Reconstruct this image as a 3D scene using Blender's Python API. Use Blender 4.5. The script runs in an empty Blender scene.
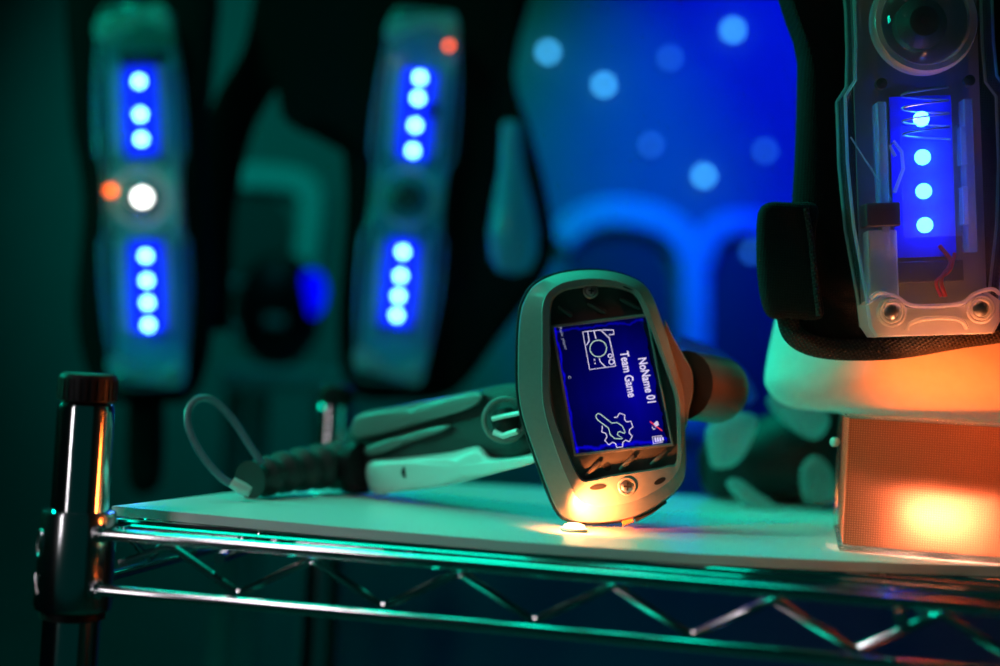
import bpy, math, random
from mathutils import Vector, Matrix
random.seed(7)
SC = bpy.context.scene
COL = SC.collection
V = Vector
PI = math.pi
D = math.radians

# ------------------------------------------------------------------ camera
FPX = 1393.0
SHELF = 0.90                      # height of the top of the plastic sheet
CAM = V((0, 0, SHELF + 0.068))
PITCH, ROLL = D(1.95), D(3.35)
FW = V((0, math.cos(PITCH), math.sin(PITCH)))
R0 = V((1, 0, 0)); U0 = V((0, -math.sin(PITCH), math.cos(PITCH)))
RT = math.cos(ROLL) * R0 + math.sin(ROLL) * U0
UP = -math.sin(ROLL) * R0 + math.cos(ROLL) * U0
cd = bpy.data.cameras.new('camera'); cam = bpy.data.objects.new('camera', cd); COL.objects.link(cam)
m = Matrix((RT, UP, -FW)).transposed().to_4x4(); m.translation = CAM
cam.matrix_world = m
cd.sensor_width = 36; cd.lens = FPX * 36 / 1000; cd.clip_start = 0.01
cd.dof.use_dof = True; cd.dof.focus_distance = 0.65; cd.dof.aperture_fstop = 2.8
SC.camera = cam

def ray(x, y): return FW + (x - 500) / FPX * RT - (y - 333) / FPX * UP
def at(x, y, Z): return CAM + Z * ray(x, y)
def on_z(x, y, h):
    d = ray(x, y); return CAM + d * ((h - CAM.z) / d.z)
def on_y(x, y, Y):
    d = ray(x, y); return CAM + d * ((Y - CAM.y) / d.y)

# ------------------------------------------------------------------ materials
MATS = {}
def nodes(name):
    mt = bpy.data.materials.new(name); mt.use_nodes = True
    nt = mt.node_tree; nt.nodes.clear()
    out = nt.nodes.new('ShaderNodeOutputMaterial')
    MATS[name] = mt
    return nt, out
def pbr(name, col, rough=0.5, metal=0.0, bump=0.0, scale=60, var=0.0, spec=0.5, coat=0.0, trans=0.0):
    nt, out = nodes(name)
    b = nt.nodes.new('ShaderNodeBsdfPrincipled')
    b.inputs['Base Color'].default_value = (*col, 1); b.inputs['Roughness'].default_value = rough
    b.inputs['Metallic'].default_value = metal; b.inputs['Specular IOR Level'].default_value = spec
    b.inputs['Coat Weight'].default_value = coat
    b.inputs['Transmission Weight'].default_value = trans
    tc = nt.nodes.new('ShaderNodeTexCoord')
    nz = nt.nodes.new('ShaderNodeTexNoise'); nz.inputs['Scale'].default_value = scale
    nt.links.new(tc.outputs['Object'], nz.inputs['Vector'])
    if var:
        mx = nt.nodes.new('ShaderNodeMix'); mx.data_type = 'RGBA'
        mx.inputs['A'].default_value = (*[c * (1 - var) for c in col], 1)
        mx.inputs['B'].default_value = (*[min(1, c * (1 + var)) for c in col], 1)
        nt.links.new(nz.outputs['Fac'], mx.inputs['Factor'])
        nt.links.new(mx.outputs['Result'], b.inputs['Base Color'])
    if bump:
        bp = nt.nodes.new('ShaderNodeBump'); bp.inputs['Strength'].default_value = bump
        bp.inputs['Distance'].default_value = 0.001
        nt.links.new(nz.outputs['Fac'], bp.inputs['Height']); nt.links.new(bp.outputs['Normal'], b.inputs['Normal'])
    nt.links.new(b.outputs[0], out.inputs[0])
    return MATS[name]
def emit(name, col, s):
    nt, out = nodes(name)
    e = nt.nodes.new('ShaderNodeEmission'); e.inputs[0].default_value = (*col, 1); e.inputs[1].default_value = s
    nt.links.new(e.outputs[0], out.inputs[0]); return MATS[name]
def clear(name, tint=(0.9, 0.95, 0.95), haze=0.12, rough=0.08, hazecol=(0.8, 0.85, 0.85), f0=1.45):
    """thin clear plastic: see-through, with a surface reflection and a little milky scatter"""
    nt, out = nodes(name)
    t = nt.nodes.new('ShaderNodeBsdfTransparent'); t.inputs[0].default_value = (*tint, 1)
    df = nt.nodes.new('ShaderNodeBsdfDiffuse'); df.inputs[0].default_value = (*hazecol, 1)
    tl = nt.nodes.new('ShaderNodeBsdfTranslucent'); tl.inputs[0].default_value = (*hazecol, 1)
    md = nt.nodes.new('ShaderNodeMixShader'); md.inputs[0].default_value = 0.5
    nt.links.new(df.outputs[0], md.inputs[1]); nt.links.new(tl.outputs[0], md.inputs[2])
    m1 = nt.nodes.new('ShaderNodeMixShader'); m1.inputs[0].default_value = haze
    nt.links.new(t.outputs[0], m1.inputs[1]); nt.links.new(md.outputs[0], m1.inputs[2])
    g = nt.nodes.new('ShaderNodeBsdfGlossy'); g.inputs['Roughness'].default_value = rough
    lw = nt.nodes.new('ShaderNodeLayerWeight'); lw.inputs[0].default_value = 0.5
    pw = nt.nodes.new('ShaderNodeMath'); pw.operation = 'POWER'; pw.inputs[1].default_value = 5; nt.links.new(lw.outputs['Facing'], pw.inputs[0])
    r0 = ((f0 - 1) / (f0 + 1)) ** 2
    fr = nt.nodes.new('ShaderNodeMath'); fr.operation = 'MULTIPLY_ADD'; fr.inputs[1].default_value = 1 - r0; fr.inputs[2].default_value = r0
    nt.links.new(pw.outputs[0], fr.inputs[0])
    m2 = nt.nodes.new('ShaderNodeMixShader')
    nt.links.new(fr.outputs[0], m2.inputs[0]); nt.links.new(m1.outputs[0], m2.inputs[1]); nt.links.new(g.outputs[0], m2.inputs[2])
    nt.links.new(m2.outputs[0], out.inputs[0]); return MATS[name]
def weave(name, col, scale, bump=0.6, rough=0.8, translucent=0.0, gap=0.0, ang=0.0):
    nt, out = nodes(name)
    tc = nt.nodes.new('ShaderNodeTexCoord')
    mp = nt.nodes.new('ShaderNodeMapping'); mp.inputs['Rotation'].default_value = (0, ang, 0)
    nt.links.new(tc.outputs['Object'], mp.inputs[0])
    ws = []
    for ax in ('X', 'Z'):
        w = nt.nodes.new('ShaderNodeTexWave'); w.bands_direction = ax; w.inputs['Scale'].default_value = scale
        w.inputs['Distortion'].default_value = 0.6; w.inputs['Detail'].default_value = 1
        nt.links.new(mp.outputs[0], w.inputs[0]); ws.append(w)
    mul = nt.nodes.new('ShaderNodeMath'); mul.operation = 'MULTIPLY'
    nt.links.new(ws[0].outputs['Fac'], mul.inputs[0]); nt.links.new(ws[1].outputs['Fac'], mul.inputs[1])
    rmp = nt.nodes.new('ShaderNodeMix'); rmp.data_type = 'RGBA'
    rmp.inputs['A'].default_value = (*[c * 0.45 for c in col], 1); rmp.inputs['B'].default_value = (*col, 1)
    nt.links.new(mul.outputs[0], rmp.inputs['Factor'])
    bp = nt.nodes.new('ShaderNodeBump'); bp.inputs['Strength'].default_value = bump; bp.inputs['Distance'].default_value = 0.0008
    nt.links.new(mul.outputs[0], bp.inputs['Height'])
    b = nt.nodes.new('ShaderNodeBsdfPrincipled'); b.inputs['Roughness'].default_value = rough; b.inputs['Specular IOR Level'].default_value = 0.15
    nt.links.new(rmp.outputs['Result'], b.inputs['Base Color']); nt.links.new(bp.outputs[0], b.inputs['Normal'])
    last = b.outputs[0]
    if translucent:
        tl = nt.nodes.new('ShaderNodeBsdfTranslucent'); nt.links.new(rmp.outputs['Result'], tl.inputs[0])
        mx = nt.nodes.new('ShaderNodeMixShader'); mx.inputs[0].default_value = translucent
        nt.links.new(last, mx.inputs[1]); nt.links.new(tl.outputs[0], mx.inputs[2]); last = mx.outputs[0]
    if gap:
        tr = nt.nodes.new('ShaderNodeBsdfTransparent')
        mx = nt.nodes.new('ShaderNodeMixShader'); mx.inputs[0].default_value = gap
        nt.links.new(last, mx.inputs[1]); nt.links.new(tr.outputs[0], mx.inputs[2]); last = mx.outputs[0]
    nt.links.new(last, out.inputs[0]); return MATS[name]

pbr('chrome', (0.72, 0.72, 0.74), 0.10, 1.0)
pbr('chrome_worn', (0.7, 0.7, 0.72), 0.16, 1.0, bump=0.05, scale=90)
pbr('black_plastic', (0.012, 0.012, 0.013), 0.45, bump=0.1, scale=300, spec=.25)
pbr('housing_plastic', (0.16, 0.165, 0.16), 0.38, bump=0.06, scale=500, var=0.1)
pbr('grip_shell', (0.16, 0.165, 0.16), 0.35)
pbr('dark_plastic', (0.05, 0.052, 0.05), 0.5, bump=0.15, scale=500)
pbr('sling_blue', (0.02, 0.05, 0.7), 0.5)
pbr('grip_rubber', (0.025, 0.025, 0.025), 0.6, bump=0.2, scale=300)
pbr('sheet_plastic', (0.80, 0.84, 0.83), 0.28, bump=0.02, scale=30, spec=0.6)
pbr('pale_plastic', (0.62, 0.64, 0.62), 0.35, bump=0.05, scale=80)
pbr('brown_plastic', (0.05, 0.022, 0.014), 0.45)
pbr('grey_paint', (0.15, 0.16, 0.16), 0.5)
pbr('orange_plastic', (0.85, 0.16, 0.04), 0.4)
pbr('cable_sheath', (0.10, 0.16, 0.20), 0.4)
weave('vest_fabric', (0.018, 0.018, 0.019), 260, 0.5, 0.85)
weave('mesh_binding', (0.07, 0.07, 0.07), 190, 1.0, 0.7, ang=0.6)
pbr('band_fabric', (0.008, 0.008, 0.009), 0.9, bump=0.4, scale=200, spec=.1)
pbr('pale_foam', (0.74, 0.72, 0.68), 0.6, bump=0.35, scale=160, var=0.08)
weave('box_mesh', (0.82, 0.36, 0.20), 300, 0.8, 0.7, translucent=0.55)
pbr('wall_paint', (0.22, 0.225, 0.23), 0.75, bump=0.15, scale=25, var=0.12)
pbr('dark_wall', (0.07, 0.075, 0.08), 0.8, bump=0.1, scale=20, var=0.2)
pbr('trim_paint', (0.75, 0.77, 0.78), 0.5)
pbr('inset_paint', (0.05, 0.055, 0.06), 0.6)
pbr('floor_vinyl', (0.10, 0.105, 0.11), 0.45, bump=0.1, scale=12, var=0.2)
pbr('ceiling_paint', (0.05, 0.05, 0.05), 0.9, bump=0.1, scale=20)
pbr('counter_top', (0.45, 0.47, 0.48), 0.5, var=0.1)
pbr('board_glow_blue', (0.0, 0.012, 0.9), 0.4, bump=0.1, scale=400)  # blue LED glow put into the board's base colour
pbr('board_green', (0.06, 0.42, 0.32), 0.4, bump=0.2, scale=200, var=0.4)
pbr('steel_screw', (0.5, 0.5, 0.5), 0.3, 1.0)
pbr('red_wire', (0.7, 0.03, 0.02), 0.4)
clear('clear_plastic', haze=0.06, tint=(.9, .97, .95))
clear('clear_rib', haze=0.35, rough=0.1)
clear('clear_end', haze=0.5, rough=0.12, hazecol=(0.9, 0.85, 0.82))
clear('dome_glass', tint=(0.75, 0.8, 0.8), haze=0.03, rough=0.03, f0=1.5)
clear('acrylic', tint=(0.96, 0.98, 0.98), haze=0.06, rough=0.05)
clear('bottle_plastic', tint=(0.5, 0.7, 0.8), haze=0.5, rough=0.2, hazecol=(.25, .62, .85))
clear('milky', tint=(0.6, 0.7, 0.7), haze=0.4, rough=0.15)
emit('led_blue', (0.12, 0.40, 1.0), 22)
emit('led_near', (0.05, 0.35, 1.0), 14)
emit('glint_white', (1.0, 1.0, 0.95), 10)
emit('led_orange', (1.0, 0.12, 0.01), 5)
emit('spot_blue', (0.05, 0.40, 0.8), 7)
emit('spot_dim', (0.02, 0.20, 1.0), 2.5)
emit('blue_strip', (0.0, 0.0, 1.0), 1.2)
emit('lamp_warm', (1.0, 0.36, 0.22), 110)
emit('puck_warm', (1.0, 0.42, 0.14), 16)
emit('ink_white', (0.80, 0.72, 1.0), 1.0)
emit('ink_pale', (0.62, 0.85, 0.72), 0.9)
emit('ink_soft', (0.42, 0.45, 0.7), 0.55)
emit('ink_red', (1.0, 0.05, 0.05), 0.9)

# ------------------------------------------------------------------ mesh helpers
class MB:
    def __init__(s): s.v = []; s.f = []
    def add(s, vs, fs):
        b = len(s.v); s.v += [V(p) for p in vs]; s.f += [tuple(b + i for i in f) for f in fs]; return s
    def loft(s, rings, closed=True, cap0=True, cap1=True, loop=False):
        n = len(rings[0]); b = len(s.v)
        for r in rings: s.v += [V(p) for p in r]
        k = len(rings)
        for i in range(k if loop else k - 1):
            i2 = (i + 1) % k
            for j in range(n if closed else n - 1):
                j2 = (j + 1) % n
                s.f.append((b + i * n + j, b + i * n + j2, b + i2 * n + j2, b + i2 * n + j))
        if not loop:
            if cap0: s.f.append(tuple(b + j for j in reversed(range(n))))
            if cap1: s.f.append(tuple(b + (k - 1) * n + j for j in range(n)))
        return s
    def box(s, o, ex, ey, ez, sx, sy, sz, bev=0.0):
        """rounded box about o with half sizes along unit axes"""
        bev = min(bev, sx * .9, sy * .9, sz * .9)
        if bev <= 0:
            vs = [o + ex * (sx * a) + ey * (sy * b) + ez * (sz * c) for a in (-1, 1) for b in (-1, 1) for c in (-1, 1)]
            return s.add(vs, [(0, 1, 3, 2), (4, 6, 7, 5), (0, 4, 5, 1), (2, 3, 7, 6), (0, 2, 6, 4), (1, 5, 7, 3)])
        def ring(rx, ry, z, r):
            out = []
            for cx, cy, a0 in ((1, 1, 0), (-1, 1, 90), (-1, -1, 180), (1, -1, 270)):
                for k in range(4):
                    a = D(a0 + 30 * k)
                    out.append(o + ex * (cx * (rx - r) + r * math.cos(a)) + ey * (cy * (ry - r) + r * math.sin(a)) + ez * z)
            return out
        rs = []
        for k in range(4):
            a = D(30 * k); d = bev * (1 - math.sin(a))
            rs.append(ring(sx - d, sy - d, -sz + bev * (1 - math.cos(a)), max(bev - d, 1e-5)))
        for k in range(3, -1, -1):
            a = D(30 * k); d = bev * (1 - math.sin(a))
            rs.append(ring(sx - d, sy - d, sz - bev * (1 - math.cos(a)), max(bev - d, 1e-5)))
        return s.loft(rs)
    def tube(s, pts, r, n=12, closed=False, flat=1.0, side=None):
        pts = [V(p) for p in pts]; k = len(pts)
        rad = r if isinstance(r, (list, tuple)) else [r] * k
        rings = []; prev = None
        for i in range(k):
            if closed: t = pts[(i + 1) % k] - pts[i - 1]
            else: t = pts[min(i + 1, k - 1)] - pts[max(i - 1, 0)]
            t.normalize()
            if prev is None:
                a = side.copy() if side is not None else (V((0, 0, 1)) if abs(t.z) < .9 else V((1, 0, 0)))
            else: a = prev
            a = (a - t * a.dot(t)).normalized(); prev = a
            b = t.cross(a)
            rings.append([pts[i] + a * (rad[i] * math.cos(2 * PI * j / n)) + b * (rad[i] * flat * math.sin(2 * PI * j / n)) for j in range(n)])
        return s.loft(rings, loop=closed)
    def lathe(s, o, ax, prof, n=32, cap=True):
        """prof: list of (radius, height along ax)"""
        ax = ax.normalized(); a = ax.orthogonal().normalized(); b = ax.cross(a)
        rings = [[o + ax * h + a * (r * math.cos(2 * PI * j / n)) + b * (r * math.sin(2 * PI * j / n)) for j in range(n)] for r, h in prof]
        return s.loft(rings, cap0=cap, cap1=cap)
    def ball(s, o, r, n=12, sq=(1, 1, 1)):
        rings = []
        for i in range(1, n // 2 + 1):
            a = PI * i / (n // 2 + 1)
            rings.append([o + V((r * sq[0] * math.sin(a) * math.cos(2 * PI * j / n), r * sq[1] * math.sin(a) * math.sin(2 * PI * j / n), -r * sq[2] * math.cos(a))) for j in range(n)])
        return s.loft(rings)

def link(o): COL.objects.link(o); return o
def thing(name, loc, label, cat, group=None, kind=None):
    e = bpy.data.objects.new(name, None); e.location = loc; e.empty_display_size = 0.02; link(e)
    e['label'] = label; e['category'] = cat
    if group: e['group'] = group
    if kind: e['kind'] = kind
    return e
def world_of(o):
    p = V(o.location)
    while o.parent: o = o.parent; p = p + V(o.location)
    return p
def obj(name, mb, mat, parent=None, loc=None, label=None, cat=None, group=None, kind=None, smooth=35, mods=None):
    me = bpy.data.meshes.new(name)
    base = world_of(parent) if parent else V((0, 0, 0))
    if loc is None:
        n = len(mb.v); loc = sum(mb.v, V((0, 0, 0))) / n
    me.from_pydata([tuple(p - loc) for p in mb.v], [], mb.f); me.validate(); me.update()
    import bmesh
    bm = bmesh.new(); bm.from_mesh(me); bmesh.ops.recalc_face_normals(bm, faces=bm.faces); bm.to_mesh(me); bm.free()
    if smooth:
        for p in me.polygons: p.use_smooth = True
        me.set_sharp_from_angle(angle=D(smooth))
    o = link(bpy.data.objects.new(name, me)); o.data.materials.append(MATS[mat] if isinstance(mat, str) else mat)
    o.parent = parent; o.location = loc - base
    if label: o['label'] = label
    if cat: o['category'] = cat
    if group: o['group'] = group
    if kind: o['kind'] = kind
    return o
def smooth_poly(pts, per=6):
    """closed Catmull-Rom through 2-D or 3-D points"""
    out = []; n = len(pts)
    P = [V(p) for p in pts]
    for i in range(n):
        p0, p1, p2, p3 = P[i - 1], P[i], P[(i + 1) % n], P[(i + 2) % n]
        for k in range(per):
            t = k / per
            out.append(0.5 * ((2 * p1) + (p2 - p0) * t + (2 * p0 - 5 * p1 + 4 * p2 - p3) * t * t + (3 * p1 - p0 - 3 * p2 + p3) * t ** 3))
    return out
def smooth_line(pts, per=6):
    P = [V(p) for p in pts]; P = [2 * P[0] - P[1]] + P + [2 * P[-1] - P[-2]]; out = []
    for i in range(1, len(P) - 2):
        p0, p1, p2, p3 = P[i - 1:i + 3]
        for k in range(per):
            t = k / per
            out.append(0.5 * ((2 * p1) + (p2 - p0) * t + (2 * p0 - 5 * p1 + 4 * p2 - p3) * t * t + (3 * p1 - p0 - 3 * p2 + p3) * t ** 3))
    out.append(P[-2]); return out
def cushion(outline, Z, thick, edge=0.012, per=5, bulge=0.0, zf=None):
    """a padded panel: a smooth outline standing at depth Z, `thick` deep, its rim rounded over `edge`, the middle bulging"""
    pl = smooth_poly([(x, y) for x, y in outline], per)
    c3 = [at(p.x, p.y, Z if zf is None else zf(p.x, p.y)) for p in pl]
    cen = sum(c3, V((0, 0, 0))) / len(c3)
    n = -FW
    mb = MB(); rings = []
    def ring(inset, w):
        out = []
        for p in c3:
            d = p - cen; L = d.length
            out.append(cen + d * max(0.02, (L - inset) / L) + n * w)
        return out
    h = thick / 2
    for k in range(5):
        a = D(22.5 * k); rings.append(ring(edge * (1 - math.sin(a)), -h + edge * (1 - math.cos(a)) * min(1, h / edge)))
    for k in range(4, -1, -1):
        a = D(22.5 * k); rings.append(ring(edge * (1 - math.sin(a)), h - edge * (1 - math.cos(a)) * min(1, h / edge)))
    L0 = min((p - cen).length for p in c3)
    for q in (0.35, 0.6, 0.8, 0.95):
        out = [cen + (p - cen) * (1 - q) * ((p - cen).length - edge) / (p - cen).length + n * (h + bulge * math.sin(q * PI / 2)) for p in c3]
        rings.append(out)
    return mb.loft(rings)
def puff(outline, Z, half, per=5, axis=None, n=7):
    """an egg-like solid whose silhouette follows the outline"""
    pl = smooth_poly([(x, y) for x, y in outline], per)
    c3 = [at(p.x, p.y, Z) for p in pl]; cen = sum(c3, V((0, 0, 0))) / len(c3)
    ax = axis or -FW; rings = []
    for k in range(-n, n + 1):
        a = k / (n + .4) * PI / 2
        rings.append([cen + (p - cen) * math.cos(a) + ax * (half * math.sin(a)) for p in c3])
    return MB().loft(rings)
def area(name, loc, target, size, power, col, sy=None):
    l = bpy.data.lights.new(name, 'AREA'); l.energy = power; l.color = col
    if sy: l.shape = 'RECTANGLE'; l.size = size; l.size_y = sy
    else: l.shape = 'DISK'; l.size = size
    o = link(bpy.data.objects.new(name, l)); o.location = loc
    o.rotation_euler = (V(target) - V(loc)).to_track_quat('-Z', 'Y').to_euler(); return o
def spot(name, loc, target, angle, power, col, r=0.03, blend=0.6):
    l = bpy.data.lights.new(name, 'SPOT'); l.energy = power; l.color = col; l.spot_size = D(angle); l.spot_blend = blend; l.shadow_soft_size = r
    o = link(bpy.data.objects.new(name, l)); o.location = loc
    o.rotation_euler = (V(target) - V(loc)).to_track_quat('-Z', 'Y').to_euler(); return o
def point(name, loc, power, col, r=0.01):
    l = bpy.data.lights.new(name, 'POINT'); l.energy = power; l.color = col; l.shadow_soft_size = r
    o = link(bpy.data.objects.new(name, l)); o.location = loc; return o
X, Y, ZZ = V((1, 0, 0)), V((0, 1, 0)), V((0, 0, 1))

# ------------------------------------------------------------------ the room
WY = 2.30
def slab(name, mat, x0, x1, y0, y1, z0, z1):
    c = V(((x0 + x1) / 2, (y0 + y1) / 2, (z0 + z1) / 2))
    return obj(name, MB().box(c, X, Y, ZZ, (x1 - x0) / 2, (y1 - y0) / 2, (z1 - z0) / 2), mat, kind='structure', smooth=0)
slab('floor', 'floor_vinyl', -2.0, 2.0, -1.5, WY, -0.05, 0.0)
slab('wall_back', 'wall_paint', -2.0, 2.0, WY, WY + 0.08, 0.0, 2.7)
slab('wall_left', 'dark_wall', -2.08, -2.0, -1.5, WY, 0.0, 2.7)
slab('wall_right', 'dark_wall', 2.0, 2.08, -1.5, WY, 0.0, 2.7)
slab('ceiling', 'ceiling_paint', -2.0, 2.0, -1.5, WY, 2.7, 2.75)

def wall_strip(name, pts, half, mat='trim_paint', depth=0.03):
    """moulding fixed on the back wall along wall points"""
    P = [on_y(x, y, WY - depth / 2 - 0.001) for x, y in pts]
    P = smooth_line(P, 5)
    mb = MB(); rings = []
    for i, p in enumerate(P):
        t = (P[min(i + 1, len(P) - 1)] - P[max(i - 1, 0)]).normalized(); s = t.cross(Y).normalized()
        rings.append([p + s * (half * a) + Y * (depth / 2 * b) for a, b in ((-1, 1), (-1, -.6), (-.8, -1), (.8, -1), (1, -.6), (1, 1))])
    mb.loft(rings)
    return obj(name, mb, mat, kind='structure')
wall_strip('trim_1', [(560, 240), (580, 222), (610, 213), (650, 218), (676, 232), (691, 258), (694, 300), (693, 360), (690, 430)], 0.022)
wall_strip('trim_2', [(700, 262), (708, 238), (730, 224), (770, 226), (830, 232), (960, 243)], 0.018)
wall_strip('trim_3', [(205, 180), (240, 177), (290, 180), (309, 190), (312, 215), (308, 250), (302, 300)], 0.019)

def inset(name, pts):
    pl = smooth_poly(pts, 4)
    a = [on_y(p.x, p.y, WY - 0.010) for p in pl]; b = [on_y(p.x, p.y, WY - 0.001) for p in pl]
    b = [V((p.x, WY - 0.001, p.z)) for p in a]
    obj(name, MB().loft([b, a]), 'inset_paint', kind='structure')
inset('trim_4', [(568, 262), (600, 240), (640, 240), (664, 256), (672, 300), (672, 440), (566, 440)])
inset('trim_5', [(718, 250), (790, 250), (900, 258), (900, 430), (716, 420)])
inset('trim_6', [(232, 205), (285, 206), (292, 250), (290, 330), (232, 330)])

# ------------------------------------------------------------------ little lights on the wall
def wall_light(x, y, mat, label, r=0.0075):
    p = on_y(x, y, WY - 0.012)
    t = thing('wall_light', p + Y * 0.012, label, 'light', 'small round lights on the back wall')
    obj('lens', MB().ball(p, r), mat, t)
    obj('holder', MB().lathe(p + Y * 0.012, -Y, [(r * 1.3, 0), (r * 1.3, 0.004), (r * 0.9, 0.006)]), 'black_plastic', t)
for x, y, mt, lb in (
    (548, 52, 'spot_blue', 'brightest pale blue round light, beside the dark middle vest'),
    (604, 85, 'spot_blue', 'pale blue round light just right of the brightest one on the wall'),
    (733, 30, 'spot_blue', 'pale blue round light nearest the top of the picture beside the near vest'),
    (651, 145, 'spot_dim', 'dim blue round light midway across the blue wall'),
    (704, 176, 'spot_blue', 'pale blue round light just above the curved wall moulding'),
    (765, 151, 'spot_dim', 'dim blue round light close to the edge of the near black vest'),
    (694, 268, 'spot_blue', 'pale blue round light on the upright of the curved wall moulding'),
    (670, 58, 'spot_dim', 'faint blue round light high on the wall, above the midway light'),
    (752, 252, 'spot_dim', 'faint blue round light beside the black strap pad of the near vest')):
    wall_light(x, y, mt, lb)

# ------------------------------------------------------------------ chrome wire rack
YAW = D(-11.3)
EA = V((math.cos(YAW), math.sin(YAW), 0)); EB = V((-math.sin(YAW), math.cos(YAW), 0))
p0 = at(76, 560, 0.606); ORG = V((p0.x, p0.y, SHELF))
def rk(a, b, z=0.0): return ORG + EA * a + EB * b + ZZ * z
WID, DEP = 0.92, 0.35
rack = thing('wire_shelving_rack', V((ORG.x, ORG.y, 0)), 'chrome wire shelving rack with zigzag truss edge and round posts, holding the tagger', 'shelf')
ZT, ZB = -0.0072, -0.0310
top_z = 0.0475
for ia, a in enumerate((0.0, WID)):
    for ib, b in enumerate((0.0, DEP)):
        o = rk(a, b); zt = top_z if ib == 0 else 0.045
        base = V((o.x, o.y, 0.0))
        prof = [(0.010, 0.0), (0.0118, 0.001), (0.0123, 0.004)]
        h = 0.06
        while h < SHELF - 0.06: 
            prof += [(0.0123, h)]; h += 0.1
        prof += [(0.0123, SHELF + zt - 0.003), (0.0118, SHELF + zt - 0.0008), (0.0105, SHELF + zt)]
        po = obj('post', MB().lathe(base, ZZ, prof, 40), 'chrome', rack)
        cap = [(0.0100, 0.0002), (0.0122, 0.001), (0.0124, 0.0105), (0.0118, 0.0125), (0.010, 0.0135)]
        mb = MB().lathe(V((o.x, o.y, SHELF + zt)), ZZ, cap, 40)
        for k in range(28):
            an = 2 * PI * k / 28; d = V((math.cos(an), math.sin(an), 0)); s = V((-d.y, d.x, 0))
            mb.box(V((o.x, o.y, SHELF + zt + .0062)) + d * 0.0124, d, s, ZZ, .0005, .0006, .0045)
        obj('post_cap', mb, 'black_plastic', rack)
        col = [(0.0126, -0.0420), (0.0162, -0.0415), (0.0168, -0.0395), (0.0160, -0.0010), (0.0155, 0.0008), (0.0126, 0.0012)]
        co = obj('collar', MB().lathe(rk(a, b), ZZ, col, 48), 'chrome_worn', rack)
        obj('clip_ring', MB().lathe(rk(a, b), ZZ, [(0.0126, -0.046), (0.0138, -0.0455), (0.0138, -0.0425), (0.0126, -0.042)], 40), 'black_plastic', rack)
        if a == 0 and b == 0:       # embossed maker's mark on the collar: a ring and a cross
            an = D(214); d = V((math.cos(an), math.sin(an), 0)); s = V((-d.y, d.x, 0))
            def cyl(u, z):
                q = an + u / 0.0166; return o + V((math.cos(q), math.sin(q), 0)) * 0.01655 + ZZ * z
            mk = MB().tube([cyl(.0042 * math.cos(k / 20 * 2 * PI), -.013 + .0058 * math.sin(k / 20 * 2 * PI)) for k in range(20)], .0004, 6, closed=True)
            mk.tube([cyl(-.0022, -.0105), cyl(.0, -.0155), cyl(.0022, -.0105)], .0004, 6)
            obj('embossed_mark', mk, 'chrome_worn', co)
            mk = MB().tube([cyl(-.0028, -.0265), cyl(.0028, -.0345)], .0005, 6).tube([cyl(.0028, -.0265), cyl(-.0028, -.0345)], .0005, 6)
            obj('embossed_mark', mk, 'chrome_worn', co)
def rail(A, B, r=0.0025): return MB().tube([A, A.lerp(B, .5), B], r, 14)
rr = 0.0135
for b in (-.009, DEP + .009):
    for z in (ZT, ZB):
        mb = rail(rk(rr, b, z), rk(WID - rr, b, z))
        obj('rail', mb, 'chrome', rack)
        for a in (0.0148, WID - 0.0148):
            w = MB(); s = 1 if a < .1 else -1
            for k in range(5):
                an = 2 * PI * k / 5; w.ball(rk(a + s * .001, b, z) + EB * (.0027 * math.cos(an)) + ZZ * (.0027 * math.sin(an)), 0.0017, 8)
            obj('weld_bead', w, 'chrome_worn', rack)
for a in (0, WID):
    for z in (ZT - .001, ZB - .001):
        obj('rail', rail(rk(a, .0155, z), rk(a, DEP - .0155, z)), 'chrome', rack)
def zigzag(f, n0, n1, step, start=None):
    pts = []
    for k in range(n0, n1): pts.append((k * step, 0 if k % 2 else 1))
    P = []
    for i, (s, hi) in enumerate(pts):
        q = f(s, ZT - .0035 if hi else ZB + .0032)
        P.append(q)
    out = [P[0]]
    for i in range(1, len(P) - 1):
        for t in (-.06, -.03, 0, .03, .06):
            j = P[i - 1] if t < 0 else P[i + 1]
            e = P[i].lerp(j, abs(t)); 
            out.append(e if t else P[i].lerp((P[i - 1] + P[i + 1]) / 2, .03))
    out.append(P[-1]); return MB().tube(out, 0.0017, 10)
z0 = 0.0465
STEP = 0.0314
P = lambda s, z: rk(z0 + s, -0.0055, z)
obj('truss_wire', MB().tube([rk(0.0235, -.0055, ZT - .0125), rk(z0 - .004, -.0055, ZT - .0042), rk(z0, -.0055, ZT - .0035)], 0.0017, 10), 'chrome', rack)
obj('truss_wire', zigzag(P, 0, 29, STEP), 'chrome', rack)
obj('truss_wire', zigzag(lambda s, z: rk(z0 + s, DEP + .0055, z), 0, 29, STEP), 'chrome', rack)
obj('truss_wire', zigzag(lambda s, z: rk(.0035, .035 + s, z), 0, 10, STEP), 'chrome', rack)
nw = 17
for k in range(nw):
    b = 0.010 + k * (DEP - 0.02) / (nw - 1)
    obj('shelf_wire', MB().tube([rk(0.004 if 0.03 < b < DEP - .03 else .02, b, -.0060), rk(WID / 2, b, -.0060), rk(WID - .02, b, -.0060)], 0.0013, 8), 'chrome', rack)
for a in (0.070, 0.345, 0.63, 0.85):
    obj('cross_bar', MB().tube([rk(a, -0.010, -.0130), rk(a, DEP / 2, -.0100), rk(a, DEP + .010, -.0130)], [0.0026, 0.0020, 0.0026], 12), 'chrome', rack)

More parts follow.
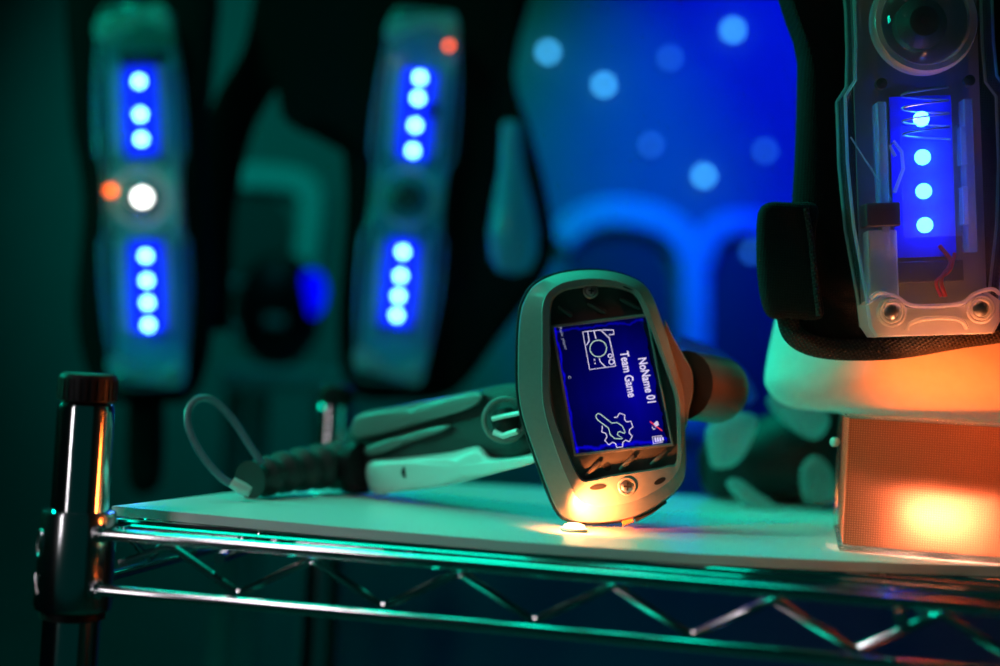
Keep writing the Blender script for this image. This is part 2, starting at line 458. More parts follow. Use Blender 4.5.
# ------------------------------------------------------------------ plastic sheet lying on the rack
def sheet_poly(pts, z0, z1): 
    return MB().loft([[V((p.x, p.y, z0)) for p in pts], [V((p.x, p.y, z1)) for p in pts]])
fp = [on_z(x, y, SHELF) for x, y in ((112, 506), (330, 526), (520, 542), (700, 554), (845, 561), (1010, 567), (1180, 576), (1090, 518), (840, 504), (480, 484), (350, 478.5))]
obj('plastic_sheet', sheet_poly(fp, SHELF - .0044, SHELF), 'sheet_plastic', label='pale plastic sheet lying across the wire shelf under the tagger', cat='sheet', smooth=20)

# ------------------------------------------------------------------ the tagger with its screen
GN = (CAM - at(605, 400, 1)).normalized()
GN = (Matrix.Rotation(D(13), 3, UP) @ GN); GN = (Matrix.Rotation(D(-3), 3, RT) @ GN).normalized()
G0 = at(605, 400, 0.672)
def G(x, y, w=0.0):
    d = ray(x, y); return CAM + d * ((G0 + GN * w - CAM).dot(GN) / d.dot(GN))
mm = 0.001
OUT = [(525,299),(536,284),(561,273),(597,270),(628,276),(649,290),(663,324),(671,349),(679,375),(684,395),(685,425),(686,466),(680,486),(660,504),(633,518),(601,523),(572,521),(556,508),(536,457),(520,405),(518,353),(520,317)]
CRS = [(543,303),(550,290),(567,281),(597,278),(624,283),(641,294),(655,326),(663,350),(672,375),(679,397),(681,425),(681,462),(673,478),(655,492),(630,503),(602,507),(584,503),(571,487),(556,450),(543,404),(542,353),(542,322)]
REC = [(551,305),(555,296),(568,289),(597,286),(622,289),(637,298),(650,328),(659,351),(668,376),(675,398),(677,425),(677,461),(668,466),(650,470),(628,473),(605,477),(592,480),(580,478),(566,448),(551,403),(550,353),(550,322)]
def sub(pts, per=4): return [(p.x, p.y) for p in smooth_poly(pts, per)]
def ringw(pts, w, sc=1.0, dx=0, dy=0):
    cx = sum(p[0] for p in pts) / len(pts); cy = sum(p[1] for p in pts) / len(pts)
    return [G(cx + (x - cx) * sc + dx, cy + (y - cy) * sc + dy, w) for x, y in pts]
tagger = thing('laser_tagger', V((G0.x, G0.y, SHELF)), 'grey laser tag gun with a lit blue lettered screen, standing on the sheet', 'toy gun')
o_, c_, r_ = sub(OUT), sub(CRS), sub(REC)
rings = [ringw(o_, -9 * mm, 0.99), ringw(o_, -8 * mm), ringw(o_, -1 * mm), ringw(o_, 1.2 * mm, 0.99), ringw(c_, 5.2 * mm, 1.006), ringw(c_, 6 * mm, 0.995), ringw(r_, 5.4 * mm, 1.012), ringw(r_, 4.2 * mm), ringw(r_, -1.5 * mm, 0.99)]
obj('front_shell', MB().loft(rings, cap0=True, cap1=False), 'housing_plastic', tagger, smooth=28)
obj('recess_panel', MB().loft([ringw(r_, -4 * mm, 0.99), ringw(r_, -1.4 * mm, 0.99)]), 'dark_plastic', tagger)
obj('seam_gasket', MB().loft([ringw(o_, -12 * mm, 1.0, -2), ringw(o_, -11.5 * mm, 1.012, -2), ringw(o_, -9.2 * mm, 1.012, -1), ringw(o_, -9 * mm, 1.0, -1)]), 'black_plastic', tagger)
obj('rear_shell', MB().loft([ringw(o_, -48 * mm, 0.55, 8, -4), ringw(o_, -46 * mm, 0.66, 8, -4), ringw(o_, -38 * mm, 0.82, 6, -3), ringw(o_, -24 * mm, 0.93, 2, -3), ringw(o_, -12 * mm, 0.985, -1)]), 'dark_plastic', tagger)
# orange-lit bulge on the side and the barrel that runs on behind
fl = [(664, 322), (672, 335), (684, 356), (692, 372), (693, 392), (689, 410), (686, 428), (676, 430), (668, 380)]
f2 = sub(fl)
obj('side_flange', MB().loft([ringw(f2, -16 * mm, .9), ringw(f2, -14 * mm, 1.0), ringw(f2, -5 * mm, 1.0), ringw(f2, -3 * mm, .92)]), 'housing_plastic', tagger)
# LCD in its bezel
SQ = [(554, 328), (646, 317), (671, 443), (576, 453)]
def quad(d, w):
    cx, cy = 612, 385
    out = []
    for x, y in SQ:
        L = math.hypot(x - cx, y - cy); k = (L + d) / L
        out.append(G(cx + (x - cx) * k, cy + (y - cy) * k, w))
    return out
obj('screen_bezel', MB().loft([quad(0.3, -1.3 * mm), quad(0.2, 1.2 * mm), quad(1.2, 1.9 * mm), quad(3.2, 1.9 * mm), quad(4.0, 1.2 * mm), quad(4.0, -1.3 * mm)], cap0=False, cap1=False), 'housing_plastic', tagger, smooth=20)
# display picture: dark blue with brighter blue running to the edges
nt, out = nodes('display')
tc = nt.nodes.new('ShaderNodeTexCoord'); uvn = nt.nodes.new('ShaderNodeUVMap')
sp = nt.nodes.new('ShaderNodeSeparateXYZ'); nt.links.new(uvn.outputs[0], sp.inputs[0])
def mth(op, a, b=None, c=None):
    n = nt.nodes.new('ShaderNodeMath'); n.operation = op
    for i, q in enumerate((a, b, c)):
        if q is None: continue
        if isinstance(q, (int, float)): n.inputs[i].default_value = q
        else: nt.links.new(q, n.inputs[i])
    return n.outputs[0]
nz = nt.nodes.new('ShaderNodeTexNoise'); nz.inputs['Scale'].default_value = 7; nz.inputs['Detail'].default_value = 3
nt.links.new(uvn.outputs[0], nz.inputs['Vector'])
wob = mth('MULTIPLY', mth('SUBTRACT', nz.outputs['Fac'], 0.5), 0.10)
u = mth('ADD', sp.outputs[0], wob); v = mth('ADD', sp.outputs[1], wob)
def band(q, c, w): return mth('MAXIMUM', mth('SUBTRACT', 1.0, mth('DIVIDE', mth('ABSOLUTE', mth('SUBTRACT', q, c)), w)), 0.0)
edge = mth('ADD', band(u, 0.012, 0.018), band(v, 0.03, 0.02))
edge = mth('ADD', edge, mth('MULTIPLY', band(v, 0.97, 0.014), 0.5))
glow = mth('ADD', mth('MULTIPLY', band(u, 0.72, 0.5), 0.36), mth('MULTIPLY', band(u, 0.2, 0.28), 0.10))
glow = mth('MULTIPLY', glow, band(v, 0.42, 0.62))
dark = mth('GREATER_THAN', u, 0.955)
val = mth('MULTIPLY', mth('ADD', mth('ADD', mth('MULTIPLY', edge, 0.75), glow), 0.035), mth('SUBTRACT', 1.0, mth('MULTIPLY', dark, 0.93)))
em = nt.nodes.new('ShaderNodeEmission'); em.inputs[0].default_value = (0.005, 0.0, 1.0, 1)
nt.links.new(mth('MULTIPLY', val, 0.75), em.inputs[1])
gl = nt.nodes.new('ShaderNodeBsdfGlossy'); gl.inputs['Roughness'].default_value = 0.1; gl.inputs[0].default_value = (.04, .04, .04, 1)
ad = nt.nodes.new('ShaderNodeAddShader'); nt.links.new(em.outputs[0], ad.inputs[0]); nt.links.new(gl.outputs[0], ad.inputs[1])
nt.links.new(ad.outputs[0], out.inputs[0])
mb = MB().loft([quad(0.3, -1.2 * mm), quad(0.3, -0.6 * mm)])
scr = obj('screen', mb, 'display', tagger, smooth=0, label='lit blue display with white icons and lettering')
uvl = scr.data.uv_layers.new(name='UVMap')
uvc = [(0, 1), (1, 1), (1, 0), (0, 0)]
for lp in scr.data.loops: uvl.data[lp.index].uv = uvc[lp.vertex_index % 4]
IW = -0.35 * mm
def stroke(mb, pts, w=0.42, closed=False):
    """flat line on the screen glass through photo points, w px half width"""
    n = len(pts); L = []; Rr = []
    for i in range(n):
        a = V(pts[i - 1]) if (closed or i > 0) else V(pts[0]); b = V(pts[(i + 1) % n]) if (closed or i < n - 1) else V(pts[-1])
        d0 = (V(pts[i]) - a); d1 = (b - V(pts[i]))
        t = (d0.normalized() if d0.length > 1e-6 else V((0, 0))) + (d1.normalized() if d1.length > 1e-6 else V((0, 0)))
        t.normalize(); nn = V((-t.y, t.x)); L.append(V(pts[i]) + nn * w); Rr.append(V(pts[i]) - nn * w)
    rs = [[G(l.x, l.y, IW), G(r.x, r.y, IW), G(r.x, r.y, IW - .15 * mm), G(l.x, l.y, IW - .15 * mm)] for l, r in zip(L, Rr)]
    mb.loft(rs, loop=closed); return mb
def circ(cx, cy, r, n=24, a0=0, a1=360, ry=None): return [(cx + r * math.cos(D(a0 + (a1 - a0) * k / n)), cy + (ry or r) * math.sin(D(a0 + (a1 - a0) * k / n))) for k in range(n + (a1 - a0 != 360))]
def cr(x, y): return (545 + x * .24, 305 + y * .24)
# device icon
ic = MB()
stroke(ic, [cr(157, 112), cr(232, 104), cr(268, 138), cr(294, 254), cr(186, 269)], closed=True)
stroke(ic, [cr(240, 104), cr(285, 104), cr(287, 122), cr(266, 124)])
stroke(ic, [cr(178, 110), cr(184, 150), cr(172, 168)]); stroke(ic, [cr(204, 108), cr(212, 140)])
stroke(ic, [cr(226, 222), cr(230, 236), cr(252, 258)])
stroke(ic, circ(*cr(271, 212), 1.9, 12), closed=True); stroke(ic, circ(*cr(277, 237), 2.5, 12), closed=True)
stroke(ic, [cr(205, 224), cr(207, 232)]); stroke(ic, [cr(208, 240), cr(209, 246)])
obj('device_icon', ic, 'ink_white', scr, smooth=0)
obj('ring_icon', stroke(MB(), circ(*cr(222, 181), 8.3, 32), .35, closed=True), 'ink_pale', scr, smooth=0)
# gear with a spanner
gc = V(cr(302, 522)); gp = []
for k in range(7):
    a = 360 / 7 * k + 236
    for da, r in ((-18, 12.4), (-10.5, 16.2), (10.5, 16.2), (18, 12.4)):
        gp.append((gc.x + r * math.cos(D(a + da)) * .97, gc.y + r * math.sin(D(a + da)) * 1.07))
gp2 = gp[3:27]
obj('gear_icon', stroke(MB(), gp2, .42), 'ink_white', scr, smooth=0)
sn = [(212, 466), (214, 457), (222, 452), (232, 456), (278, 492), (300, 490), (322, 504), (334, 530), (330, 535), (312, 527), (304, 530), (302, 540), (324, 556), (314, 558), (290, 556), (272, 540), (264, 512), (218, 478)]
def cg(x, y): return cr(x, y)
obj('spanner_icon', stroke(MB(), [cg(*p) for p in sn], .36, closed=True), 'ink_pale', scr, smooth=0)
bt = MB(); stroke(bt, [cr(448, 549), cr(486, 544), cr(490, 572), cr(452, 578)], .34, closed=True); stroke(bt, [cr(491, 552), cr(493, 563)], .5)
for k in range(3): stroke(bt, [cr(459 + 10 * k, 552 - k), cr(462 + 10 * k, 571 - k)], .75)
obj('battery_icon', bt, 'ink_white', scr, smooth=0)
sg = MB(); stroke(sg, [cr(446, 506), cr(452, 518), cr(459, 515)], .4); stroke(sg, [cr(460, 488), cr(468, 504)], .6); stroke(sg, [cr(455, 492), cr(463, 508)], .6); stroke(sg, [cr(465, 484), cr(473, 500)], .6)
obj('signal_icon', sg, 'ink_white', scr, smooth=0)
obj('strike_mark', stroke(MB(), [cr(438, 486), cr(488, 524)], .5), 'ink_red', scr, smooth=0)
def lettering(txt, start, end, height, mat, name='lettering', bold=0.0):
    cu = bpy.data.curves.new('t', 'FONT'); cu.body = txt; cu.size = 1.0; cu.offset = bold
    to = bpy.data.objects.new('t', cu); link(to); bpy.context.view_layer.update()
    me = bpy.data.meshes.new_from_object(to.evaluated_get(bpy.context.evaluated_depsgraph_get()))
    xs = [v.co.x for v in me.vertices]; ys = [v.co.y for v in me.vertices]
    x0, x1 = min(xs), max(xs)
    s, e = V(start), V(end); ux = (e - s) / (x1 - x0); hd = V((1, -0.13)).normalized() * (height / 0.72)
    mbt = MB(); b = len(me.vertices)
    vs = [G(*(s + ux * (v.co.x - x0) + hd * v.co.y), IW) for v in me.vertices]
    mbt.add(vs, [tuple(p.vertices) for p in me.polygons])
    o = obj(name, mbt, mat, scr, smooth=0)
    sol = o.modifiers.new('depth', 'SOLIDIFY'); sol.thickness = .00012
    bpy.data.objects.remove(to); bpy.data.curves.remove(cu); bpy.data.meshes.remove(me)
lettering('NoName 01', (638, 358.5), (648, 403), 8.6, 'ink_white', bold=0.012)
lettering('Team Game', (620, 352), (628.5, 397.5), 8.6, 'ink_white', bold=0.012)
lettering('Role: player', (559, 327.5), (565, 350), 2.8, 'ink_soft')
lettering('c', (568, 376), (568.7, 379), 4.0, 'ink_soft')
# ridges on the recess floor, screws, slots
for a, b in (((559, 306), (572, 316)), ((588, 303), (606, 313)), ((620, 298), (640, 309)), ((600, 462), (586, 476)), ((634, 456), (620, 470)), ((667, 450), (651, 465))):
    A, B = G(*a, -.2 * mm), G(*b, -.2 * mm)
    obj('ridge', MB().tube([A, A.lerp(B, .1), A.lerp(B, .9), B], [.9 * mm, 1.2 * mm, 1.2 * mm, .9 * mm], 10), 'dark_plastic', tagger)
def screw(x, y, w, par, r=3.2 * mm, frame=G, nrm=GN):
    c = frame(x, y, w)
    boss = MB().lathe(c, nrm, [(r * 1.5, -2 * mm), (r * 1.5, .3 * mm), (r * 1.3, .8 * mm), (r * 1.12, .8 * mm), (r * 1.1, -.2 * mm)], 28)
    sb = obj('screw_boss', boss, 'housing_plastic' if par is tagger else 'clear_end', par) if par is tagger else None
    mb = MB().lathe(c, nrm, [(r, -1.5 * mm), (r, .2 * mm), (r * .8, .7 * mm), (r * .4, .9 * mm)], 24)
    sc_ = obj('screw', mb, 'steel_screw', par if sb is None else sb)
    if par is tagger:
        a = nrm.orthogonal().normalized(); b = nrm.cross(a); d = (a + b).normalized(); e = nrm.cross(d)
        mb = MB().box(c + nrm * .75 * mm, d, e, nrm, r * .62, r * .14, .25 * mm).box(c + nrm * .75 * mm, e, d, nrm, r * .62, r * .14, .25 * mm)
        obj('screw_slot', mb, 'black_plastic', sb)
screw(591, 291, 3.2 * mm, tagger, 2.4 * mm)
screw(627, 486.5, 5.6 * mm, tagger, 3.1 * mm)
for x, y, sx, sy, an in ((598, 487, 9, 3.0, -8), (660, 481, 7, 3.0, -28), (630, 288, 8, 2.0, 14)):
    d = V((math.cos(D(an)), math.sin(D(an))))
    pts = [(x + d.x * sx * math.cos(t) - d.y * sy * math.sin(t), y + d.y * sx * math.cos(t) + d.x * sy * math.sin(t)) for t in [2 * PI * k / 16 for k in range(16)]]
    w = 5.6 * mm if y > 400 else 5.4 * mm
    obj('slot', MB().loft([ringw(pts, w - 2 * mm), ringw(pts, w - .2 * mm), ringw(pts, w + .3 * mm, .9)]), 'black_plastic', tagger)
obj('sensor_hole', MB().lathe(G(607, 467, -1.3 * mm), GN, [(2.0 * mm, -.2 * mm), (2.0 * mm, .25 * mm), (1.3 * mm, .3 * mm)], 20), 'black_plastic', tagger)
# foot strap under the chin with an orange latch
lat = [(620, 515), (632, 512), (634, 522), (623, 526)]
obj('latch', MB().loft([ringw(lat, -9 * mm), ringw(lat, -2.5 * mm), ringw(lat, -1.8 * mm, .9)]), 'orange_plastic', tagger, label='small orange latch')
st_ = [(632, 514), (650, 506), (664, 497), (667, 503), (652, 514), (636, 522)]
obj('chin_strap', MB().loft([ringw(st_, -9 * mm), ringw(st_, -2.2 * mm)]), 'black_plastic', tagger)
# handle running back to the cable
def hp(pts): return [at(x, y, z) for x, y, z in pts]
def hz(off=0.0): return lambda x, y: .688 + (535 - x) / 167 * .080 + off
obj('grip_core', cushion([(346, 462), (348, 430), (380, 414), (440, 400), (490, 387), (526, 386), (534, 420), (530, 452), (490, 456), (430, 466), (372, 480)], 0, .030, .008, per=4, zf=hz(.016)), 'grip_rubber', tagger)
obj('upper_shell', cushion([(353, 424), (362, 413), (400, 406), (450, 396), (476, 391), (484, 397), (470, 408), (420, 423), (370, 436), (356, 436)], 0, .020, .0045, per=4, zf=hz(.002)), 'grip_shell', tagger)
obj('side_rib', cushion([(366, 447), (400, 434), (445, 424), (449, 428), (405, 444), (372, 455)], 0, .016, .004, per=4, zf=hz(.003)), 'grip_shell', tagger)
obj('lower_shell', cushion([(368, 463), (400, 458), (450, 452), (476, 446), (484, 449), (492, 457), (510, 458), (535, 454), (536, 461), (500, 471), (450, 484), (400, 490), (374, 492)], 0, .022, .0055, per=4, zf=hz(0)), 'pale_plastic', tagger)
c = at(408, 472, .688 + (535 - 408) / 167 * .080 - .0108)
obj('shell_hole', MB().lathe(c, (CAM - c), [(.0036, -.003), (.0036, .0004), (.0026, .0006)], 20), 'black_plastic', tagger)
e0, e1 = at(376, 464, .762), at(350, 468, .778)
obj('end_cup', MB().lathe(e1, (e0 - e1), [(.008, -.004), (.0140, -.001), (.0150, .004), (.0150, .010), (.0130, .0145)], 28), 'black_plastic', tagger)
tg = at(505, 420, .694)
trig = MB().tube([tg + RT * (.0105 * math.cos(t)) + UP * (.0105 * math.sin(t)) for t in [2 * PI * k / 24 for k in range(24)]], .0014, 8, closed=True)
obj('trigger_guard', trig, 'grip_shell', tagger)
obj('highlight_bars', MB().tube(hp([(494, 432, .690), (503, 436, .688), (518, 431, .684)]), .0016, 8).tube(hp([(492, 419, .690), (505, 416, .688), (520, 413, .684)]), .0012, 8), 'pale_plastic', tagger)  # highlight streaks by the trigger shaped as pale bars
obj('trigger', MB().ball(tg - FW * -.002, .0070, 16), 'black_plastic', tagger)
br = hp([(684, 385, .70), (700, 387, .71), (718, 390, .72), (732, 394, .73)])
obj('barrel', MB().tube(smooth_line(br, 5), [.0175] * 11 + [.0165, .015, .013, .010, .004][:5], 20), 'brown_plastic', tagger)
# strain relief with its ribs, cable
rl = smooth_line(hp([(352, 464, .785), (320, 467, .765), (285, 472, .74), (250, 480, .715)]), 8)
k = len(rl)
rad = [.0125 - .0045 * i / k + (.0018 if (i % 4) < 2 else -.0012) for i in range(k)]
obj('cable_sleeve', MB().tube(rl, rad, 18), 'grip_rubber', tagger)
cb = smooth_line(hp([(262, 464, .715), (250, 446, .715), (233, 420, .715), (214, 401, .712), (198, 399, .708), (188, 412, .704), (190, 432, .70), (204, 458, .698), (222, 478, .698), (238, 487, .698)]), 6)
obj('cable', MB().tube(cb, .0020, 10), 'cable_sheath', tagger)
jk = hp([(232, 482, .698), (243, 489, .698), (250, 492, .698)])
obj('plug', MB().tube(jk, [.0028, .0034, .0026], 12), 'pale_plastic', tagger)

# ------------------------------------------------------------------ sensor housings of the vests
def sensor(parent, cx, cy, Z, lean, yaw=0.0, near=False, name='sensor_housing', ups=(44, 62, 78, 94), downs=(44, 62, 78, 94), kx=1.0, ky=1.0):
    """long clear housing: board, LEDs above and below a dome. Local mm coordinates, y up the housing, z out"""
    a = D(lean)
    e1 = (RT * math.cos(a) - UP * math.sin(a)); e2 = (UP * math.cos(a) + RT * math.sin(a)); e3 = -FW
    if yaw: M = Matrix.Rotation(D(yaw), 3, e2); e1 = M @ e1; e3 = M @ e3
    c = at(cx, cy, Z)
    def L(x, y, z=0.0): return c + (e1 * x + e2 * y + e3 * z) * mm
    half = [(26, -146), (32, -141), (33, -128), (38, -95), (40, -65), (40, -34), (35, -27), (34, -10), (34, 10), (35, 27), (40, 34), (40, 65), (38, 95), (33, 128), (32, 141), (26, 147)]
    half = [(x * kx, y * ky) for x, y in half]
    out = [(x, y) for x, y in half] + [(-x, y) for x, y in reversed(half)]
    def rg(s, z): return [L(x - math.copysign(s, x), y - math.copysign(min(s, abs(y)), y), z) for x, y in out]
    hs = obj(name, MB().loft([rg(0, -9), rg(-.8, -8), rg(-.8, -6.5), rg(0, -5.5), rg(0, 6), rg(.8, 8.2), rg(3, 9.5)], cap0=False), 'clear_plastic', parent, label='clear plastic sensor housing', smooth=30)
    rim = MB()
    for zz, s in ((7.5, .6), (-8, -.4)): rim.tube(rg(s, zz), .75 * mm, 8, closed=True)
    obj('rim', rim, 'clear_rib', hs)
    for s in (-1, 1): obj('circuit_board', MB().box(L(0, s * 71, -3), e1, e2, e3, 14.5 * mm, 38 * mm, .8 * mm), 'board_glow_blue', hs, smooth=0)
    obj('back_plate', MB().box(L(0, 0, -7.5), e1, e2, e3, 31 * kx * mm, 138 * ky * mm, .7 * mm), 'grey_paint' if near else 'board_green', hs, smooth=0)  # far plates are green: teal light inside put into their colour
    for s in (-1, 1):
        for q in (ups if s > 0 else downs):
            if not near and False: continue
            prof = [(3.7 * mm, 0), (3.6 * mm, 1.5 * mm), (2.9 * mm, 2.8 * mm), (1.6 * mm, 3.5 * mm), (.3 * mm, 3.8 * mm)]
            if s > 0 and near: continue
            obj('led', MB().lathe(L(0, s * q, -2.2), e3, prof, 16), 'led_near' if near else 'led_blue', hs)
            point('led_glow', L(0, s * q, 8), .014, (0, .01, 1), .0006)
    # inner ribs beside the board
    for s in (-1, 1):
        rb = MB()
        for t in (-1, 1):
            rb.box(L(t * 21 * kx, s * 72, 0), e1, e2, e3, 2.2 * mm, 36 * mm, 5 * mm, .8 * mm)
        obj('rib', rb, 'clear_rib', hs)
    # dome in the middle
    dm = [(25 * mm, 5 * mm), (25 * mm, 9 * mm), (23.5 * mm, 11.5 * mm), (21 * mm, 11 * mm), (20 * mm, 9 * mm)]
    obj('dome_ring', MB().lathe(L(0, 0, 0), e3, dm, 44, cap=False), 'clear_end', hs)
    dp = [(20 * mm * math.cos(D(k * 9)) + .0002, 9 * mm + 15 * mm * math.sin(D(k * 9))) for k in range(11)]
    obj('dome', MB().lathe(L(0, 0, 0), e3, dp, 36, cap=False), 'dome_glass', hs)
    obj('dome_core', MB().lathe(L(0, 0, 0), e3, [(12 * mm, -3 * mm), (12 * mm, 4 * mm), (7 * mm, 9 * mm), (1 * mm, 9.6 * mm)], 24), 'dark_plastic', hs)
    # end plates
    for s in (-1, 1):
        ep = [(28, 146), (31, 141), (32, 131), (26, 127), (20, 130), (14, 133), (0, 134)]
        ep = [(x * kx, y * ky) for x, y in ep] + [(-x, y) for x, y in reversed(ep[:-1])]
        mbp = MB().loft([[L(x, s * y, -6) for x, y in ep], [L(x, s * y, 9) for x, y in ep], [L(x * .96, s * (y - .4), 10.2) for x, y in ep]])
        obj('end_plate', mbp, 'clear_end', hs)
        for t in (-1, 1):
            q = L(t * 21.5 * kx, s * 134.5 * ky, 10.2)
            obj('screw', MB().lathe(q, e3, [(3.4 * mm, -3 * mm), (3.4 * mm, .3 * mm), (2.4 * mm, 1.2 * mm), (.4 * mm, 1.5 * mm)], 20), 'steel_screw', hs)
    for t in ((-1, 28), (-1, -28), (1, 28), (1, -28)):
        obj('screw', MB().lathe(L(t[0] * 20.5, t[1], 7), e3, [(2.6 * mm, -3 * mm), (2.6 * mm, .3 * mm), (.4 * mm, 1.2 * mm)], 16), 'black_plastic', hs)
    return hs, L, (e1, e2, e3)

# ------------------------------------------------------------------ near vest on its pale form, over the lit box
form = puff([(800, 215), (782, 290), (766, 365), (768, 390), (790, 407), (840, 413), (880, 421), (930, 426), (1000, 431), (1080, 430), (1130, 380), (1140, 215), (1050, 150), (900, 150)], .752, .042)
formo = obj('display_form', form, 'pale_foam', label='pale rounded display form under the near black vest, resting on the glowing box', cat='stand')
vest = thing('sensor_vest', at(900, 350, .69), 'near black sensor vest with clear housing and blue lights, above the orange box', 'vest')
VO = [(797, -60), (799, 60), (794, 190), (783, 300), (789, 335), (812, 351), (850, 356), (900, 354), (960, 345), (1010, 338), (1090, 325), (1110, 150), (1105, -60)]
obj('padded_panel', cushion(VO, .688, .026, .010), 'vest_fabric', vest)
bp_ = [(786, 312), (793, 334), (814, 346), (850, 350), (900, 348), (960, 338), (1010, 331), (1090, 318)]
bl = smooth_line([at(x, y, .6745) for x, y in bp_], 6)
obj('binding', MB().tube(bl, .0052, 12, flat=.55, side=UP), 'mesh_binding', vest, label='black mesh edge binding')
hs, L, E = sensor(vest, 919, 25, .655, -2.0, kx=.96, near=True)
e1, e2, e3 = E
# coil, connector, clip arm, reed, wires inside the near housing
coil = []
for k in range(0, 97):
    t = k / 24 * 2 * PI; coil.append(L(1 + 11 * math.cos(t), -30 - k * .255, 2 + 3.5 * math.sin(t)))
obj('coil', MB().tube(coil, .5 * mm, 6), 'steel_screw', hs)
obj('connector', MB().box(L(-22, -89, 2), e1, e2, e3, 8 * mm, 5.5 * mm, 6 * mm, .8 * mm), 'black_plastic', hs, label='black connector block')
obj('clip_arm', MB().tube([L(-35, -52, 4), L(-17, -82, 4)], .45 * mm, 6).tube([L(-16, -79, 6), L(-11.5, -68, 6), L(-12, -60, 6), L(-15.5, -55, 6), L(-17.5, -57, 6), L(-15, -62, 6)], .9 * mm, 8), 'clear_rib', hs)
obj('cover_plate', MB().box(L(2, -74, 4.5), e1, e2, e3, 14 * mm, 26 * mm, .5 * mm, .3 * mm), 'clear_plastic', hs)
obj('side_block', MB().box(L(-22, -112, 0), e1, e2, e3, 7 * mm, 16 * mm, 5 * mm, 1 * mm), 'clear_end', hs)
obj('wiring', MB().tube(smooth_line([L(6, -104, 0), L(10, -112, 3), L(5, -120, 4), L(7, -128, 3)], 5), 1.0 * mm, 8).tube(smooth_line([L(13, -108, 0), L(9, -116, 4), L(3, -121, 3), L(5, -128, 3)], 5), .9 * mm, 8), 'red_wire', hs, label='red wires')
obj('chip', MB().box(L(0, -116, -2), e1, e2, e3, 17 * mm, 5 * mm, 2 * mm, .5 * mm), 'dark_plastic', hs)
for t in (-1, 1):      # moulded bosses and the curved lip of the near end plate
    bs = MB()
    for rr_, zz in ((6.2, 10.6), (4.6, 11.2)): bs.tube([L(t * 20.7 + rr_ * math.cos(2 * PI * k / 24), -134.5 + rr_ * math.sin(2 * PI * k / 24), zz) for k in range(24)], .8 * mm, 8, closed=True)
    obj('screw_boss', bs, 'clear_end', hs)
lip = MB().tube(smooth_line([L(-14, -143.5, 10), L(-11, -139.5, 11), L(0, -138, 11.4), L(11, -139.5, 11), L(14, -143.5, 10)], 6), 1.1 * mm, 8)
lip.tube(smooth_line([L(-30, -128, 10), L(-26, -125.5, 10.5), L(-18, -127.5, 10.5), L(-12, -131.5, 10.8), L(0, -132.5, 10.8), L(12, -131.5, 10.8), L(18, -127.5, 10.5), L(26, -125.5, 10.5), L(30, -128, 10)], 5), 1.0 * mm, 8)
obj('moulded_lip', lip, 'clear_end', hs)
lg = MB()
for yy in (-58, -86): lg.box(L(17.5, yy, 1), e1, e2, e3, 1.2 * mm, 9 * mm, 4 * mm, .5 * mm)
obj('board_clip', lg, 'clear_rib', hs)
# strap pad at the side
pad = [(762, 206), (790, 203), (816, 206), (814, 240), (819, 290), (821, 318), (790, 318), (768, 316), (759, 285), (757, 240)]
obj('strap_pad', cushion(pad, .668, .012, .004, per=4), 'vest_fabric', vest)
pp = smooth_line([at(x, y, .6615) for x, y in ((806, 208), (811, 240), (815, 280), (819, 316))], 5)
obj('piping', MB().tube(pp, .0014, 8), 'mesh_binding', vest)

# glowing box
BZ = .645
bl_ = on_z(839, 552, SHELF); bx = V((math.cos(D(-12.5)), math.sin(D(-12.5)), 0)); by = V((-bx.y, bx.x, 0))
BW, BD, BH = .054, .050, .0315
bc = V((bl_.x, bl_.y, SHELF + .0003)) + bx * BW + by * BD
box = thing('light_box', bc, 'glowing orange mesh-sided light box standing on the sheet below the near vest', 'lamp')
lean = V((.004, 0, 0))
def bpnt(a, b, z): return bc + bx * (a * BW) + by * (b * BD) + ZZ * z
fr = MB()
for a in (-1, 1):
    for b in (-1, 1): fr.tube([bpnt(a, b, 0.002), bpnt(a, b, .061)], .0009, 10)
for z in (.002, .061):
    fr.tube([bpnt(-1, -1, z), bpnt(1, -1, z), bpnt(1, 1, z), bpnt(-1, 1, z)], .0009, 10, closed=True)
obj('edge_frame', fr, 'clear_plastic', box)
ms = MB(); q = .97
for A, B in (((-1, -1), (1, -1)), ((1, -1), (1, 1)), ((1, 1), (-1, 1)), ((-1, 1), (-1, -1))):
    P0, P1 = bpnt(A[0] * q, A[1] * q, .003), bpnt(B[0] * q, B[1] * q, .003)
    ms.add([P0, P1, P1 + ZZ * .057, P0 + ZZ * .057], [(0, 1, 2, 3)])
obj('mesh_side', ms, 'box_mesh', box, smooth=0)
obj('top_panel', MB().box(bc + ZZ * .0605, bx, by, ZZ, BW * .97, BD * .97, .0008, .0004), 'acrylic', box)
obj('base_plate', MB().box(bc + ZZ * .002, bx, by, ZZ, BW * 1.0, BD * 1.0, .0018, .0006), 'acrylic', box)
lp = bc + bx * -.010 + by * -.036 + ZZ * .019
obj('lamp_bulb', MB().ball(lp, .008, 14, (2.2, .55, .7)), 'lamp_warm', box)
obj('bulb_blocker', MB().box(lp + ZZ * .0085 + by * .001, bx, by, ZZ, .023, .0095, .0012, .0005).box(lp + by * .0095 - ZZ * .001, bx, by, ZZ, .023, .0010, .0098, .0004), 'black_plastic', box)  # added plates that keep bulb light off the form above and behind
obj('lamp_holder', MB().lathe(V((lp.x, lp.y, bc.z + .004)), ZZ, [(.007, 0), (.007, .004), (.004, .008)], 20), 'black_plastic', box)
obj('highlight_dot', MB().ball(bpnt(-1, .3, .047) + V((-.003, 0, 0)), .0026, 10), 'pale_plastic', box)  # tiny highlight at the box edge put in as a pale ball

